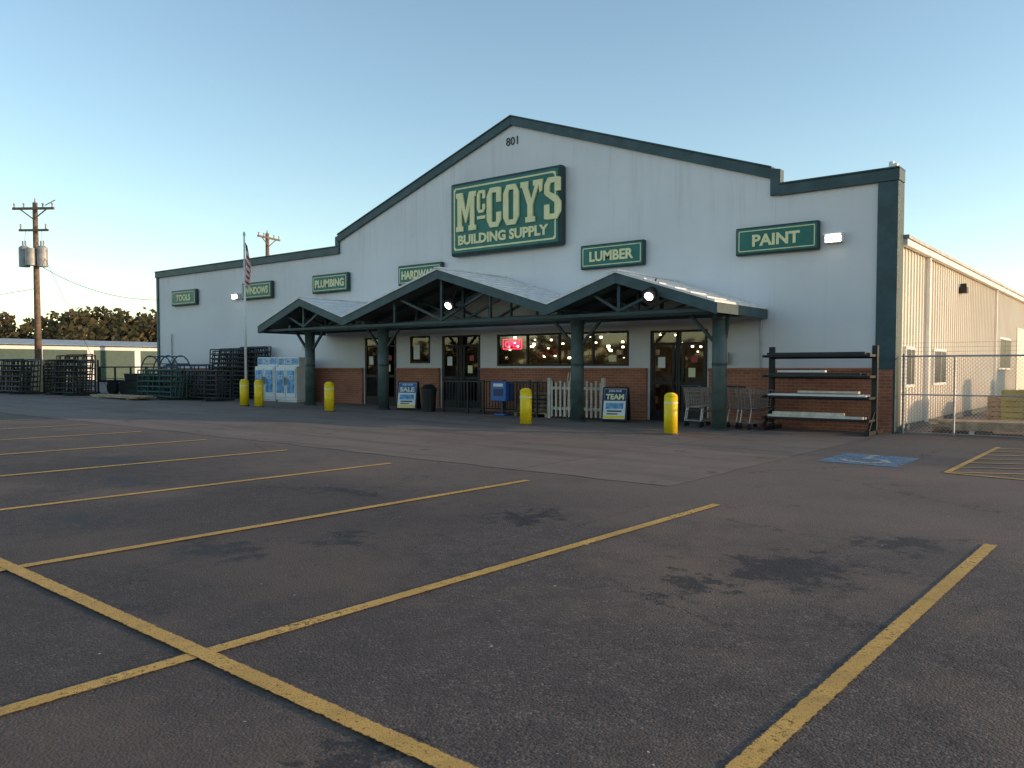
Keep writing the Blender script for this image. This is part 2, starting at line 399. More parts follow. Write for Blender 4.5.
for a,b,h in doors:
    z=zg(a);c=(a+b)/2
    pst.bb(c-.62,c-.4,YW+.012,YW+.016,z+1.45,z+1.75);pst2.bb(c+.3,c+.5,YW+.012,YW+.016,z+1.2,z+1.45);pst3.bb(c+.38,c+.56,YW+.012,YW+.016,z+1.6,z+1.78)
pst.bb(-20.45,-20.15,YW+.012,YW+.016,1.8,2.3)
pst3.bb(-13.8,-13.6,YW+.012,YW+.016,1.68,1.85);pst2.bb(-12.5,-12.25,YW+.012,YW+.016,1.68,1.86)
pst.done('window_notices','white',B);pst2.done('yellow_notices','cream',B);pst3.done('red_notices','red',B)
text('open_neon','OPEN',(-16.05,YW+.012,2.25),.6,.20,'neon',B,.008,.03)
m=MB();m.path([(-16.42,YW+.012,2.10),(-15.68,YW+.012,2.10),(-15.68,YW+.012,2.40),(-16.42,YW+.012,2.40),(-16.42,YW+.012,2.10)],.010);m.done('neon_border','neon',B)
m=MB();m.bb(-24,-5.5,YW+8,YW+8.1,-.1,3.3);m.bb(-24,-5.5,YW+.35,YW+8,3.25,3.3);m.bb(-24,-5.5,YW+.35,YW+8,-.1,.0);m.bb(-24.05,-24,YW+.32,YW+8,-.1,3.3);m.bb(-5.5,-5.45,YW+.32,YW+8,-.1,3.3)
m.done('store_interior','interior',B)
m=MB();mi=MB();mr=MB();mw=MB()
for i in range(30):
    x=-23.2+i*.6
    if random.random()<.85:
        y=YW+random.choice([1.3,2.5,4.2]);
        if any(a-.2<x<b+.2 for a,b,_ in doors): y=YW+4.5
        hh=random.uniform(1.2,1.9);m.bb(x,x+.5,y,y+.4,0,hh)
        for k in range(4):
            q=random.choice([mi,mr,mw,mw,mw]);zz=.4+k*.5
            q.bb(x+.05,x+random.uniform(.15,.3),y-.12,y-.01,zz,zz+random.uniform(.1,.25))
m.done('store_shelving','steelbox',B);mi.done('merch_brown','wood',B);mr.done('merch_red','red',B);mw.done('merch_white','white',B)
m=MB()
for i in range(30):
    for j in range(4):
        x=-23+i*.58+random.uniform(-.2,.2);y=YW+.8+j*1.8+random.uniform(-.3,.3);r=random.uniform(.018,.038);m.box((x,y,random.uniform(1.75,2.7)),(r*2,r*2,r*1.8))
m.done('interior_light_dots','dotglow',B)  # added glowing boxes: ceiling lights plus stand-ins for bright reflections in the glass
m=MB()
XS=-4.86
pts=[];y=YW+.45
while y<62:
    pts+=[(XS,y),(XS,y+.20),(XS+.035,y+.225),(XS+.035,y+.275),(XS,y+.30)];y+=.305
v=[];f=[]
for (x,yy) in pts: v+=[(x,yy,-.2),(x,yy,4.5)]
for i in range(len(pts)-1): f.append((2*i,2*i+2,2*i+3,2*i+1))
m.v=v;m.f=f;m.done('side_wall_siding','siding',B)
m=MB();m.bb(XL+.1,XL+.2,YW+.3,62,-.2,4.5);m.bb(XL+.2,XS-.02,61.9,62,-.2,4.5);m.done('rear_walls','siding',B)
m=MB();m.prism([(-4.65,4.52),(-4.65,4.6),(-21,5.75),(-37.8,4.6),(-37.8,4.52),(-21,5.67)][::-1],YW+.47,62.2);m.done('main_roof','roofgrey',B)
m=MB();m.bb(XS+.04,XS+.17,YW+.50,62.1,4.36,4.515);
for yy in(23.4,34.5,45.6,56): m.bb(XS+.04,XS+.13,yy,yy+.11,.1,4.355)
m.done('gutter_and_downspouts','white',B,.005)
m=MB();m.bb(XS+.04,XS+.055,YW+.5,62,-.1,.14);m.done('side_base_flashing','greend',B)
fr=MB();gl=MB();wb=MB()
for y0,y1,z0,z1 in[(21.3,22.1,1.1,1.95),(24.4,25.9,1.1,1.95),(35.8,38.6,1.5,2.6)]:
    wb.bb(XS+.02,XS+.075,y0-.07,y1+.07,z0-.07,z1+.07);gl.bb(XS+.07,XS+.08,y0,y1,z0,z1);
    fr.bb(XS+.06,XS+.09,(y0+y1)/2-.02,(y0+y1)/2+.02,z0,z1)
wb.done('side_window_surrounds','white',B);gl.done('side_window_panes','bronze',B);fr.done('side_window_bars','galv',B)
m=MB();m.box((XS+.12,28.0,3.85),(.22,.26,.18));m.box((XS+.12,28.0,4.0),(.16,.08,.1));m.done('side_flood_fixture','black',B)
m=MB();m.bb(XS+.03,XS+.07,40.5,44.5,.05,3.2);m.done('side_overhead_door','siding',B)
text('street_number','801',(-16.05,YW-.012,8.58),.46,.25,'greend',B,.012,.0)
m=MB();m.cyl((-36.4,YW-.05,.3),(-36.4,YW-.05,3.1),.03);m.box((-36.4,YW-.08,1.6),(.35,.15,.5));m.cyl((-7.98,YW-.04,2.95),(-7.98,YW-.04,1.5),.02);m.box((-8.9,YW-.14,1.75),(.22,.08,.3));m.box((-26.4,YW-.06,2.3),(.3,.1,.2));m.done('conduits_and_boxes','galv',B,.005)
def wallpack(x,z,lit):
    g=group('wall_flood_light',(x,YW,z));a=MB();a.box((0,-.09,0),(.42,.18,.24));a.box((0,-.2,.1),(.44,.08,.05));a.done('housing','white' if lit else 'galv',g,.02)
    b=MB();b.box((0,-.185,-.03),(.34,.02,.14));b.done('lens','lamp' if lit else 'white',g)
wallpack(-6.18,4.60,True);wallpack(-31.0,4.55,True)
m=MB();m.cyl((-5.0,YW+.2,ZT+.07),(-5.0,YW+.2,ZT+.25),.06);m.cyl((-4.9,YW+.1,ZT+.07),(-4.9,YW+.1,ZT+.17),.08);m.done('parapet_sensor','white',B)

# ---------------------------------------------------------------- signs
def wallsign(x,z,body,w=2.1,h=.70,tw=None):
    g=group('wall_sign',(x,YW-.12,z))
    a=MB();a.box((0,.03,0),(w,.14,h));a.done('sign_cabinet','greend',g,.03)
    a=MB();a.box((0,-.045,0),(w-.09,.012,h-.09));a.done('sign_face','signgreen',g,.004)
    a=MB();t=.022;W=w/2-.1;Hh=h/2-.1
    for s in(-1,1): a.box((0,-.054,s*Hh),(2*W,.008,t));a.box((s*(W-.0),-.0545,0),(t,.008,2*Hh-t))
    a.done('sign_border','cream',g)
    text('sign_lettering',body,(0,-.056,0),tw or w*.72,h*.42,'cream',g,.008,.035)
for x,b,tw in[(-35.1,'TOOLS',1.2),(-29.45,'WINDOWS',1.65),(-24.75,'PLUMBING',1.7),(-19.98,'HARDWARE',1.7),(-12.33,'LUMBER',1.45),(-7.57,'PAINT',1.2)]: wallsign(x,4.71,b,tw=tw)
g=group('main_store_sign',(-16.2,YW-.2,6.33))
g.scale=(.965,1,.98)
a=MB();a.box((0,.06,0),(4.6,.28,2.42));a.done('sign_cabinet','greend',g,.08)
a=MB();a.box((0,-.09,0),(4.4,.02,2.22));a.done('sign_face','signgreen',g,.03)
a=MB()
for s in(-1,1): a.box((0,-.104,s*1.0),(4.12,.012,.05));a.box((s*2.09,-.1045,0),(.05,.012,1.95))
for sx in(-1,1):
    for sz in(-1,1): a.box((sx*2.06,-.1035,sz*.97),(.08,.01,.08))
a.done('sign_border','cream',g)
def R(x0,y0,x1,y1): return [(x0,y0),(x1,y0),(x1,y1),(x0,y1)]
GL={'M':(1.05,[R(0,0,.38,.13),R(.67,0,1.05,.13),R(.08,.13,.30,.87),R(.75,.13,.97,.87),R(0,.87,.32,1),R(.73,.87,1.05,1),[(.12,1),(.34,1),(.58,.38),(.52,.2),(.46,.3)],[(.93,1),(.71,1),(.47,.38),(.53,.2),(.59,.3)]]),
'C':(.74,[R(0,.2,.25,.8),[(0,.2),(.17,0),(.27,.13),(.25,.2)],[(0,.8),(.25,.8),(.27,.87),(.17,1)],R(.17,.0,.56,.13),R(.17,.87,.56,1),[(.56,0),(.72,.17),(.72,.37),(.49,.37),(.49,.13)],[(.56,1),(.49,.87),(.49,.62),(.72,.62),(.72,.98)]]),
'O':(.76,[R(0,.2,.25,.8),R(.51,.2,.76,.8),[(0,.2),(.17,0),(.27,.13),(.25,.2)],[(0,.8),(.25,.8),(.27,.87),(.17,1)],[(.76,.2),(.59,0),(.49,.13),(.51,.2)],[(.76,.8),(.51,.8),(.49,.87),(.59,1)],R(.17,.0,.59,.13),R(.17,.87,.59,1)]),
'Y':(.92,[R(0,.87,.36,1),R(.6,.87,.92,1),[(.06,.9),(.32,.9),(.58,.45),(.46,.38),(.34,.42)],[(.88,.9),(.70,.9),(.5,.52),(.46,.38),(.58,.42)],R(.34,.1,.58,.44),R(.24,0,.68,.13)]),
"'":(.2,[[(.0,1),(.2,1),(.16,.72),(.06,.68)]]),
'S':(.74,[[(0,.02),(.17,.0),(.23,.13),(.23,.36),(.0,.36)],R(.17,0,.57,.13),[(.57,0),(.74,.18),(.74,.42),(.5,.42),(.5,.2),(.46,.13)],[(.74,.40),(.5,.38),(.06,.58),(0,.66),(.24,.66),(.6,.54)],[(0,.62),(.24,.62),(.24,.8),(.29,.87),(.17,1),(0,.84)],R(.17,.87,.56,1),[(.51,.87),(.51,.66),(.72,.66),(.72,.98),(.56,1)]])}
def word(glyphs,x0,z0,g):
    mb=MB();k=0;x=x0
    for ch,hh,up,gap in glyphs:
        w,ps=GL[ch];sx=hh*.66
        for p in ps:
            k+=1;mb.prism([(x+px*sx,z0+up+pz*hh) for px,pz in p],-.150-.0007*(k%13),-.095)
        if up>0 and ch=='C': mb.prism(R(x,z0+up-.2,x+w*sx,z0+up-.1),-.148,-.095)
        x+=w*sx+gap
    mb.done('main_lettering','cream',g);return x
word([('M',1.26,0,.06),('C',.72,.52,.07),('C',1.26,0,.08),('O',1.26,0,.07),('Y',1.26,0,-.06),("'",1.26,0,.06),('S',1.26,0,0)],-1.98,-.42,g)
text('tagline_lettering','BUILDING SUPPLY',(-.04,-.11,-.70),3.75,.33,'cream',g,.012,.04)

# ---------------------------------------------------------------- canopy
C=group('entrance_canopy')
prof=[(-25.15,2.98),(-22.8,3.84),(-20.6,3.12),(-16.4,4.33),(-12.5,3.14),(-10.45,3.82),(-7.85,2.98)]
yf=17.25
rf=MB();sf=MB();fa=MB();se=MB();cap=MB()
for (a,b) in zip(prof[:-1],prof[1:]):
    rf.prism([(a[0],a[1]),(b[0],b[1]),(b[0],b[1]+.05),(a[0],a[1]+.05)],yf-.05,YW-.03)
    sf.prism([(a[0],a[1]-.08),(b[0],b[1]-.08),(b[0],b[1]-.003),(a[0],a[1]-.003)],yf+.06,YW-.035)
    fa.prism([(a[0],a[1]-.26),(b[0],b[1]-.26),(b[0],b[1]-.004),(a[0],a[1]-.004)],yf-.02,yf+.055)
    n=int(abs(b[0]-a[0])/.4)
    for i in range(1,n+1):
        x=a[0]+(b[0]-a[0])*i/(n+.5);z=a[1]+(b[1]-a[1])*i/(n+.5)
        se.bb(x-.010,x+.010,yf-.05,YW-.03,z+.03,z+.072)
rf.done('roof_panels','roofmetal',C);sf.done('soffit','soffit',C);fa.done('rake_fascia','green',C,.008);se.done('standing_seams','roofmetal',C)
m=MB()
m.bb(-7.87,-7.80,yf-.02,YW-.04,2.74,2.975);m.bb(-25.2,-25.13,yf-.02,YW-.04,2.74,2.975);m.done('eave_fascia','green',C,.008)
for p in(prof[1],prof[3],prof[5]): cap.bb(p[0]-.1,p[0]+.1,yf-.07,YW-.03,p[1]+.03,p[1]+.075)
cap.done('ridge_caps','roofmetal',C)
cols=[-8.24,-12.3,-19.9,-23.7]
m=MB();ba=MB()
for x in cols:
    z=zg(x);m.cyl((x,18.35,z),(x,18.35,2.78),.175,n=24);ba.cyl((x,18.35,z+.002),(x,18.35,z+.04),.23,n=24);ba.cyl((x,18.35,2.66),(x,18.35,2.775),.2,n=24)
    ba.cyl((x,18.35,1.55),(x,18.35,1.62),.182,n=24)
m.done('columns','colgreen',C,smooth=True);ba.done('column_collars','greend',C)
m=MB()
xa,xb=-25.0,-7.95
m.bb(xa,xb,18.27,18.43,2.78,2.97)
def zroof(x):
    for a,b in zip(prof[:-1],prof[1:]):
        if a[0]<=x<=b[0]: return a[1]+(b[1]-a[1])*(x-a[0])/(b[0]-a[0])-.1
for yy in(17.42,18.35,19.6):
    if yy!=18.35: m.bb(xa,xb,yy-.05,yy+.05,2.785,2.86)
    for (l,p,r) in((0,1,2),(2,3,4),(4,5,6)):
        xl,xp,xr=prof[l][0]+.25,prof[p][0],prof[r][0]-.25
        m.beam((xp,yy,2.87),(xp,yy,zroof(xp)),.08,.08)
        for s,xe in((-1,xl),(1,xr)):
            q=.5;xq=xp+(xe-xp)*q
            m.beam((xp,yy,2.9),(xq,yy,zroof(xq)),.07,.07)
            if p==3:
                m.beam((xq,yy,2.87),(xq,yy,zroof(xq)),.06,.06)
    for i in range(6):
        a,b=prof[i],prof[i+1]; m.beam((a[0],yy,a[1]-.16),(b[0],yy,b[1]-.16),.09,.13)
for x in cols:
    for s in(-1,1): m.beam((x+s*.12,18.35,2.1),(x+s*(.75 if x+s*.75<xb else .25),18.35,2.77),.07,.07)
    m.bb(x-.06,x+.06,17.48,YW-.14,2.87,2.975)
m.done('truss_framing','greend',C)
for x,z in((-15.85,3.28),(-9.45,3.2)):
    g=group('canopy_flood_light',(x,yf-.06,z));a=MB();a.cyl((0,.25,.42),(0,.05,.1),.02);a.cyl((0,.1,.12),(0,-.10,-.02),.12,.19,16);a.done('housing','black',g)
    b=MB();b.cyl((0,-.101,-.022),(0,-.115,-.032),.10,.10,16);b.done('lens','lamp',g)

# ---------------------------------------------------------------- bollards
for x in(-8.5,-12.55,-20.25,-23.95,-24.8):
    g=gnd('bollard',x,16.4,random.uniform(0,1));a=MB();a.cyl((0,0,0),(0,0,.84),.15,n=28)
    for k in range(4):
        t0=k*D(22);t1=(k+1)*D(22);a.cyl((0,0,.84+.09*math.sin(t0)),(0,0,.84+.09*math.sin(min(t1,D(88)))),.15*math.cos(t0),.15*math.cos(min(t1,D(88))),28)
    a.done('post_sleeve','yellow',g,smooth=True)
    a=MB();a.cyl((0,0,.68),(0,0,.72),.153,n=28);a.done('reflective_bands','cream',g)
    a=MB();a.cyl((0,0,0),(0,0,.03),.17,n=28);a.done('base_collar','concrete',g)

# ---------------------------------------------------------------- flagpole
g=gnd('flagpole',-25.6,17.0)
a=MB();a.cyl((0,0,0),(0,0,6.0),.05,.03,14);a.cyl((0,0,0),(0,0,.12),.14,.1,14);a.done('pole','white',g,smooth=True)
a=MB();a.cyl((0,0,6.0),(0,0,6.04),.05,.05,10);a.cyl((0,0,6.04),(0,0,6.13),.05,.02,10);a.done('finial','galv',g)
v=[];f=[];nu,nv=10,26
for j in range(nv+1):
    for i in range(nu+1):
        u=i/nu;w=j/nv;wd=.14+.22*math.sin(w*2.4)
        v.append((.05+u*wd+.015*math.sin(9*w+4*u),.05*math.sin(u*9+w*3)*(.3+w),5.75-w*1.5-u*.15))
for j in range(nv):
    for i in range(nu): k=j*(nu+1)+i;f.append((k,k+1,k+nu+2,k+nu+1))
a=MB();a.v=v;a.f=f;a.done('flag','flag',g,smooth=True)

# ---------------------------------------------------------------- lumber rack
g=gnd('lumber_rack',-6.2,19.45)
a=MB()
for x in(-1.18,1.18): 
    a.bb(x-.06,x+.06,-.06,.06,0,2.0);a.bb(x-.06,x+.06,-.6,.55,0,.1);a.beam((x,-.5,.08),(x,-.05,.5),.05,.05)
    for z in(.35,.85,1.33,1.8): a.bb(x-.035,x+.035,-.55,-.06,z-.06,z)
for z in(.35,.85,1.33,1.8): a.bb(-1.12,1.12,.0,.055,z-.09,z-.01);a.bb(-1.12,1.12,-.5,-.45,z-.05,z-.003)
a.done('steel_frame','black',g,.006)
a=MB();b=MB();c=MB()
for z,mm in((.35,a),(.85,b),(1.33,c),(1.8,c)):
    for k in range(4):
        y=-.5+k*.115;mm.bb(-1.05+random.uniform(-.12,.05),1.05+random.uniform(-.1,.12),y,y+.1,z+.002,z+.03+random.uniform(0,.03))
a.bb(-1.0,.6,-.42,-.2,.4,.47);b.bb(-.9,.2,-.4,-.25,1.395,1.44);a.bb(-.4,.95,-.45,-.3,.92,.97)
a.done('pale_boards','woodl',g);b.done('white_trim_stock','white',g);c.done('dark_tube_stock','gated',g)

# ---------------------------------------------------------------- carts
def cart(x,y,rz):
    g=gnd('shopping_cart',x,y,rz);r=.010;a=MB()
    def P(u,vv,w):
        x=-.42+.84*u; hw=(.28-.06*u)*(.82+.18*w); zb=.50+.06*u; zt=.98-.04*u
        return (x+.04*w*(1 if u>.5 else -1)*.6,vv*hw,zb+(zt-zb)*w)
    for w in(0,.2,.4,.6,.8,1):
        a.path([P(0,-1,w),P(1,-1,w),P(1,1,w),P(0,1,w),P(0,-1,w)],r if w in(0,1) else .005,5)
    for i in range(11):
        u=i/10
        for s in(-1,1): a.cyl(P(u,s,0),P(u,s,1),.005,n=4)
        a.cyl(P(u,-1,0),P(u,1,0),.005,n=4)
    for i in range(7):
        q=-1+2*i/6
        for u in(0,1): a.cyl(P(u,q,0),P(u,q,1),.005,n=4)
    for s in(-1,1):
        a.path([(-.52,s*.27,1.03),(-.42,s*.26,.95),(-.34,s*.24,.48),(-.40,s*.25,.16),(.42,s*.2,.16)],.016,6)
        a.path([(.38,s*.2,.54),(.05,s*.22,.40),(-.34,s*.24,.40)],.014,6)
    for q in(-.8,-.4,0,.4,.8): a.cyl((-.38,q*.24,.17),(.4,q*.2,.17),.006,n=4)
    a.cyl((.40,-.2,.16),(.40,.2,.16),.012);a.cyl((-.40,-.25,.16),(-.40,.25,.16),.012)
    a.done('wire_frame','chrome',g)
    a=MB();a.cyl((-.52,-.27,1.03),(-.52,.27,1.03),.02,n=10);a.done('handle','greend',g)
    a=MB()
    for xx,s in((-.38,-.24),(-.38,.24),(.38,-.18),(.38,.18)): a.cyl((xx,s-.015,.055),(xx,s+.015,.055),.055,n=14);a.bb(xx-.02,xx+.02,s-.02,s+.02,.06,.15)
    a.done('casters','rubber',g)
cart(-7.95,19.35,D(60));cart(-7.68,19.25,D(60));cart(-9.05,19.3,D(75));cart(-8.95,19.0,D(75))

# ---------------------------------------------------------------- A-frame boards
def aboard(x,y,rz,kind):
    g=gnd('sandwich_board_sign',x,y,rz)
    for s in(-1,1):
        R3=Matrix.Rotation(D(13*s),3,'X')
        a=MB();a.box(R3@Vector((0,0,-.46))+Vector((0,s*.03,.93)),(.70,.035,.92),rot=R3);a.done('panel_frame','black',g,.015)
        if s==-1:
            def pn(z0,z1,x0,x1,mat,nm,off=.02):
                a=MB();c=R3@Vector(((x0+x1)/2,-off,-(z0+z1)/2))+Vector((0,s*.03,.93));a.box(c,(x1-x0,.006,abs(z1-z0)),rot=R3);a.done(nm,mat,g)
            pn(.05,.87,-.30,.30,'white','poster')
            pn(.06,.38,-.295,.295,'blue' if kind=='SALE' else 'navy','header',.023)
            pn(.44,.60,-.24,.24,'skyblue','picture_block',.024);pn(.64,.68,-.2,.2,'greend','line_block',.024);pn(.72,.75,-.2,.1,'greend','line_block_2',.024);pn(.78,.85,-.295,.295,'yellow','footer',.024)
            t=text('headline',kind,R3@Vector((0,-.028,-.27))+Vector((0,s*.03,.93)),.50,.15,'cream',g,.003,.04,90-13)
            t=text('headline_2','JOIN OUR',R3@Vector((0,-.028,-.12))+Vector((0,s*.03,.93)),.36,.08,'white',g,.003,.02,90-13)
aboard(-11.45,18.95,D(16),'TEAM');aboard(-19.1,18.7,D(25),'SALE')
g=gnd('trash_can',-18.1,18.6);a=MB();a.cyl((0,0,0),(0,0,.66),.21,.25,20);a.cyl((0,0,.66),(0,0,.72),.27,.27,20);a.cyl((0,0,.72),(0,0,.86),.26,.13,20);a.done('can_body','black',g,smooth=False)
def railing(x0,x1,y,top,mat,name,sp=.12):
    g=gnd(name,(x0+x1)/2,y);w=(x1-x0)/2;a=MB()
    a.bb(-w,w,-.02,.02,top-.04,top);a.bb(-w,w,-.02,.02,.12,.16)
    n=int(2*w/sp)
    for i in range(n+1):
        x=-w+2*w*i/n;r=.025 if i%8==0 or i==n else .009;a.bb(x-r,x+r,-r,r,0 if r>.02 else .16,top-.04 if r<.02 else top+.03)
    a.done('rails_and_pickets',mat,g);return g
railing(-17.6,-15.95,18.75,1.0,'black','metal_railing');railing(-15.2,-13.95,18.75,1.0,'black','metal_railing')
railing(-16.8,-14.0,19.6,1.0,'bronze','metal_railing')
g=gnd('blue_sign_box',-15.3,18.85);a=MB();a.bb(-.28,.28,-.2,.2,.42,1.0);a.bb(-.03,.03,-.03,.03,.05,.42);a.box((0,0,.025),(.4,.35,.05));a.done('box_body','blue',g,.03)  # box on a stem standing in for a blue sign panel
a=MB();a.box((0,-.205,.68),(.36,.01,.20));a.done('navy_panel','navy',g);a=MB();a.box((0,-.208,.90),(.36,.01,.09));a.done('label','white',g)
g=gnd('white_picket_display',-12.75,18.95)
a=MB()
for i in range(12):
    x=-.82+i*.148;a.bb(x-.030,x+.030,-.012,.012,.06,1.02+(.0 if i%2 else .05))
a.bb(-.88,.88,.013,.05,.25,.33);a.bb(-.88,.88,.013,.05,.82,.90);a.done('pickets','woodl',g,.004)
a=MB()
for x in(-.9,.9): a.bb(x-.045,x+.045,-.045,.045,0,1.15)
for k in range(5): a.cyl((-.6+k*.1,.25,.02),(-.55+k*.1,.45,1.3+.1*(k%2)),.02)
a.done('posts','woodl',g)
g=gnd('stacked_bag_pallet',-14.3,19.2);a=MB()
for k in range(5):
    for i in range(2): a.box((-.3+i*.6,random.uniform(-.03,.03),.2+k*.12),(.56,.42,.11))
a.done('bags','steelbox',g,.04);a=MB();a.bb(-.62,.62,-.3,.3,.09,.13)
for x in(-.55,0,.55): a.bb(x-.04,x+.04,-.3,.3,0,.09)
a.done('pallet','wood',g)
for x in(-27.25,-25.9):
    g=gnd('ice_merchandiser',x,19.35);a=MB();a.bb(-.64,.64,-.42,.42,.08,1.35);a.prism([(-.64,1.35),(.64,1.35),(.64,1.70),(-.64,1.70)],-.3,.42);a.bb(-.6,.6,-.38,.38,0,.08);a.done('cabinet','white',g,.02)
    a=MB();b=MB();c=MB()
    for s in(-1,1):
        a.bb(s*.32-.28,s*.32+.28,-.45,-.425,.18,1.28);b.bb(s*.32-.23,s*.32+.23,-.457,-.452,.35,1.20);c.bb(s*.05-.015,s*.05+.015,-.50,-.455,.65,.95)
    a.done('doors','white',g,.01);b.done('door_graphics','skyblue',g);c.done('handles','galv',g)
    a=MB();a.bb(-.6,.6,-.308,-.302,1.42,1.66);a.done('header_graphic','skyblue',g);text('ice_lettering','ICE',(0,-.312,1.54),.5,.17,'white',g,.004)
    for s in(-1,1): text('door_lettering','ICE',(s*.32,-.459,.95),.32,.16,'white',g,.002)

# ---------------------------------------------------------------- yard goods at left
def gatepanel(a,x,y,z,L,Hh,lean,nb=6,r=.026,rz=0):
    def T(u,w): 
        dx=u*L; dy=w*math.sin(lean); dz=w*math.cos(lean)
        return (x+dx*math.cos(rz)-dy*math.sin(rz),y+dx*math.sin(rz)+dy*math.cos(rz),z+dz)
    for i in range(nb): 
        w=.05+(Hh-.05)*(i/(nb-1))**1.1;a.cyl(T(-.5,w),T(.5,w),r,n=6)
    for u in(-.5,-.17,.17,.5): a.cyl(T(u,.0),T(u,Hh),r,n=6)
def gaterack(name,x,y,n,L,Hh,mat,sp=.13,nb=6,rz=0):
    g=gnd(name,x,y,rz);a=MB()
    for k in range(n): gatepanel(a,random.uniform(-.12,.12),k*sp,0.07,L,Hh*random.uniform(.95,1.02),random.uniform(.02,.12),nb)
    a.done('gate_panels',mat,g)
    b=MB()
    for s in(-1,1): b.bb(s*L*.35-.05,s*L*.35+.05,-.25,n*sp+.3,0,.07);b.bb(s*L*.35-.03,s*L*.35+.03,n*sp+.2,n*sp+.26,.07,Hh*.9)
    b.done('rack_stand','gated',g)
gaterack('livestock_gate_stack',-40.6,14.6,7,3.2,1.45,'gated',.14,7)
gaterack('livestock_gate_stack',-39.2,16.6,6,2.6,1.7,'rust',.14,7)
gaterack('livestock_gate_stack',-37.3,15.6,6,2.6,1.45,'gated',.14,7)
gaterack('livestock_gate_stack',-33.4,19.0,3,2.6,1.3,'gateblue',.2,6,.2)
gaterack('livestock_gate_stack',-31.2,16.6,6,2.6,1.1,'gate',.14,6)
gaterack('livestock_gate_stack',-29.2,17.3,5,2.4,1.1,'gated',.14,7)
gaterack('wire_panel_stack',-30.7,19.5,6,2.6,2.0,'gated',.06,12)
gaterack('wire_panel_stack',-29.3,19.6,4,1.8,2.05,'gated',.06,12)
g=gnd('bale_feeder_ring',-33.2,17.9)
a=MB()
for k in range(2):
    cx=-.8+k*1.3
    for off in(0,.55):
        pts=[(cx+.85*math.cos(t),off+.1*k,.9+.85*math.sin(t)) for t in [2*math.pi*i/20 for i in range(21)]];a.path(pts,.028,6)
    for i in range(0,20,2):
        t=2*math.pi*i/20;a.cyl((cx+.85*math.cos(t),.1*k,.9+.85*math.sin(t)),(cx+.85*math.cos(t),.55+.1*k,.9+.85*math.sin(t)),.02,n=5)
a.done('tube_rings','gateblue',g)
g=gnd('lumber_bundle',-32.6,15.6);a=MB()
for i in range(7):
    for k in range(2): a.bb(-1.9+random.uniform(-.1,.1),1.9+random.uniform(-.2,.1),i*.11,i*.11+.1,.05+k*.05,.095+k*.05)
a.done('boards','wood',g);a=MB();a.bb(-1.3,-1.2,-.05,.85,0,.05);a.bb(1.2,1.3,-.05,.85,0,.05);a.done('stickers','wood',g)
g=gnd('water_trough_stack',-35.3,18.2);a=MB()
for k in range(3): a.cyl((0,0,.02+k*.32),(0,0,.32+k*.32),.72-.02*k,.78-.02*k,24)
a.done('troughs','gated',g)
g=gnd('utility_trailer',-36.4,18.6,.15);a=MB();a.bb(-1.7,1.7,-.8,.8,.55,.65)
for x in(-1.65,-.55,.55,1.65):
    for y in(-.78,.78): a.bb(x-.03,x+.03,y-.03,y+.03,.65,1.25)
for y in(-.78,.78): a.bb(-1.68,1.68,y-.025,y+.025,1.2,1.26)
a.beam((1.7,-.5,.6),(2.7,0,.5),.07,.08);a.beam((1.7,.5,.6),(2.7,0,.5),.07,.08);a.cyl((2.6,0,0),(2.6,0,.8),.03)
a.done('trailer_frame','gated',g);a=MB()
for x in(-.45,.4):
    for y in(-.95,.95): a.cyl((x,y-.1,.33),(x,y+.1,.33),.33,n=22)
a.done('tyres','rubber',g);a=MB()
for y in(-.95,.95): a.bb(-.85,.8,y-.12,y+.12,.70,.73)
a.done('fenders','gated',g)
def pallets(x,y,rz,n,mat):
    g=gnd('pallet_stack',x,y,rz);a=MB()
    for k in range(n):
        for i in range(7): a.bb(-.6+i*.175,-.6+i*.175+.11,-.5,.5,k*.14+.11,k*.14+.13)
        for yy in(-.47,0,.47): a.bb(-.6,.56,yy-.03,yy+.03,k*.14,k*.14+.11)
    a.done('pallets',mat,g)
pallets(-42.5,17.2,.1,11,'wood');pallets(-44.0,16.4,-.1,8,'rust')

# ---------------------------------------------------------------- right yard
g=gnd('chain_link_fence',XR+.1,20.45)
a=MB();Lf=13.0;Hf=1.78
for i in range(6): x=i*2.6+.05;a.cyl((x,0,-.15),(x,0,Hf+.06),.03,n=10)
a.cyl((0,0,Hf),(Lf,0,Hf),.02);a.cyl((0,0,.9),(2.6,0,.9),.015);a.cyl((1.1,0,0),(1.1,0,Hf),.022);a.cyl((0,0,.03),(Lf,0,.03),.01)
for z in(.0,.10,.2): a.cyl((0,-.05,Hf+.1+z),(Lf,-.05-.3*z,Hf+.1+z),.004,n=4)
a.done('posts_and_rails','galv',g)
a=MB();s=.085;n=int((Lf+Hf)/s)
for i in range(n):
    x0=i*s-Hf
    for sg in(1,-1):
        xa_,xb_=x0,x0+Hf;za,zb=(0.03,Hf) if sg==1 else (Hf,.03)
        if xa_<0: za=za+(zb-za)*(0-xa_)/Hf;xa_=0
        if xb_>Lf: zb=za+(zb-za)*(Lf-xa_)/(xb_-xa_);xb_=Lf
        if xb_>xa_+.01: a.cyl((xa_,.004*sg,za),(xb_,.004*sg,zb),.0035,n=3,cap=False)
a.done('wire_mesh','galv',g)
g=gnd('lumber_pile',-2.4,21.2,D(8));a=MB()
for k in range(3):
    for i in range(6): a.bb(-1.6+random.uniform(-.3,.3),1.8+random.uniform(-.3,.3),i*.17,i*.17+.15,.1+k*.07,.165+k*.07)
a.done('boards','wood',g);a=MB();a.bb(-1,-.9,0,1.05,0,.1);a.bb(1,1.1,0,1.05,0,.1);a.done('stickers','woodl',g)
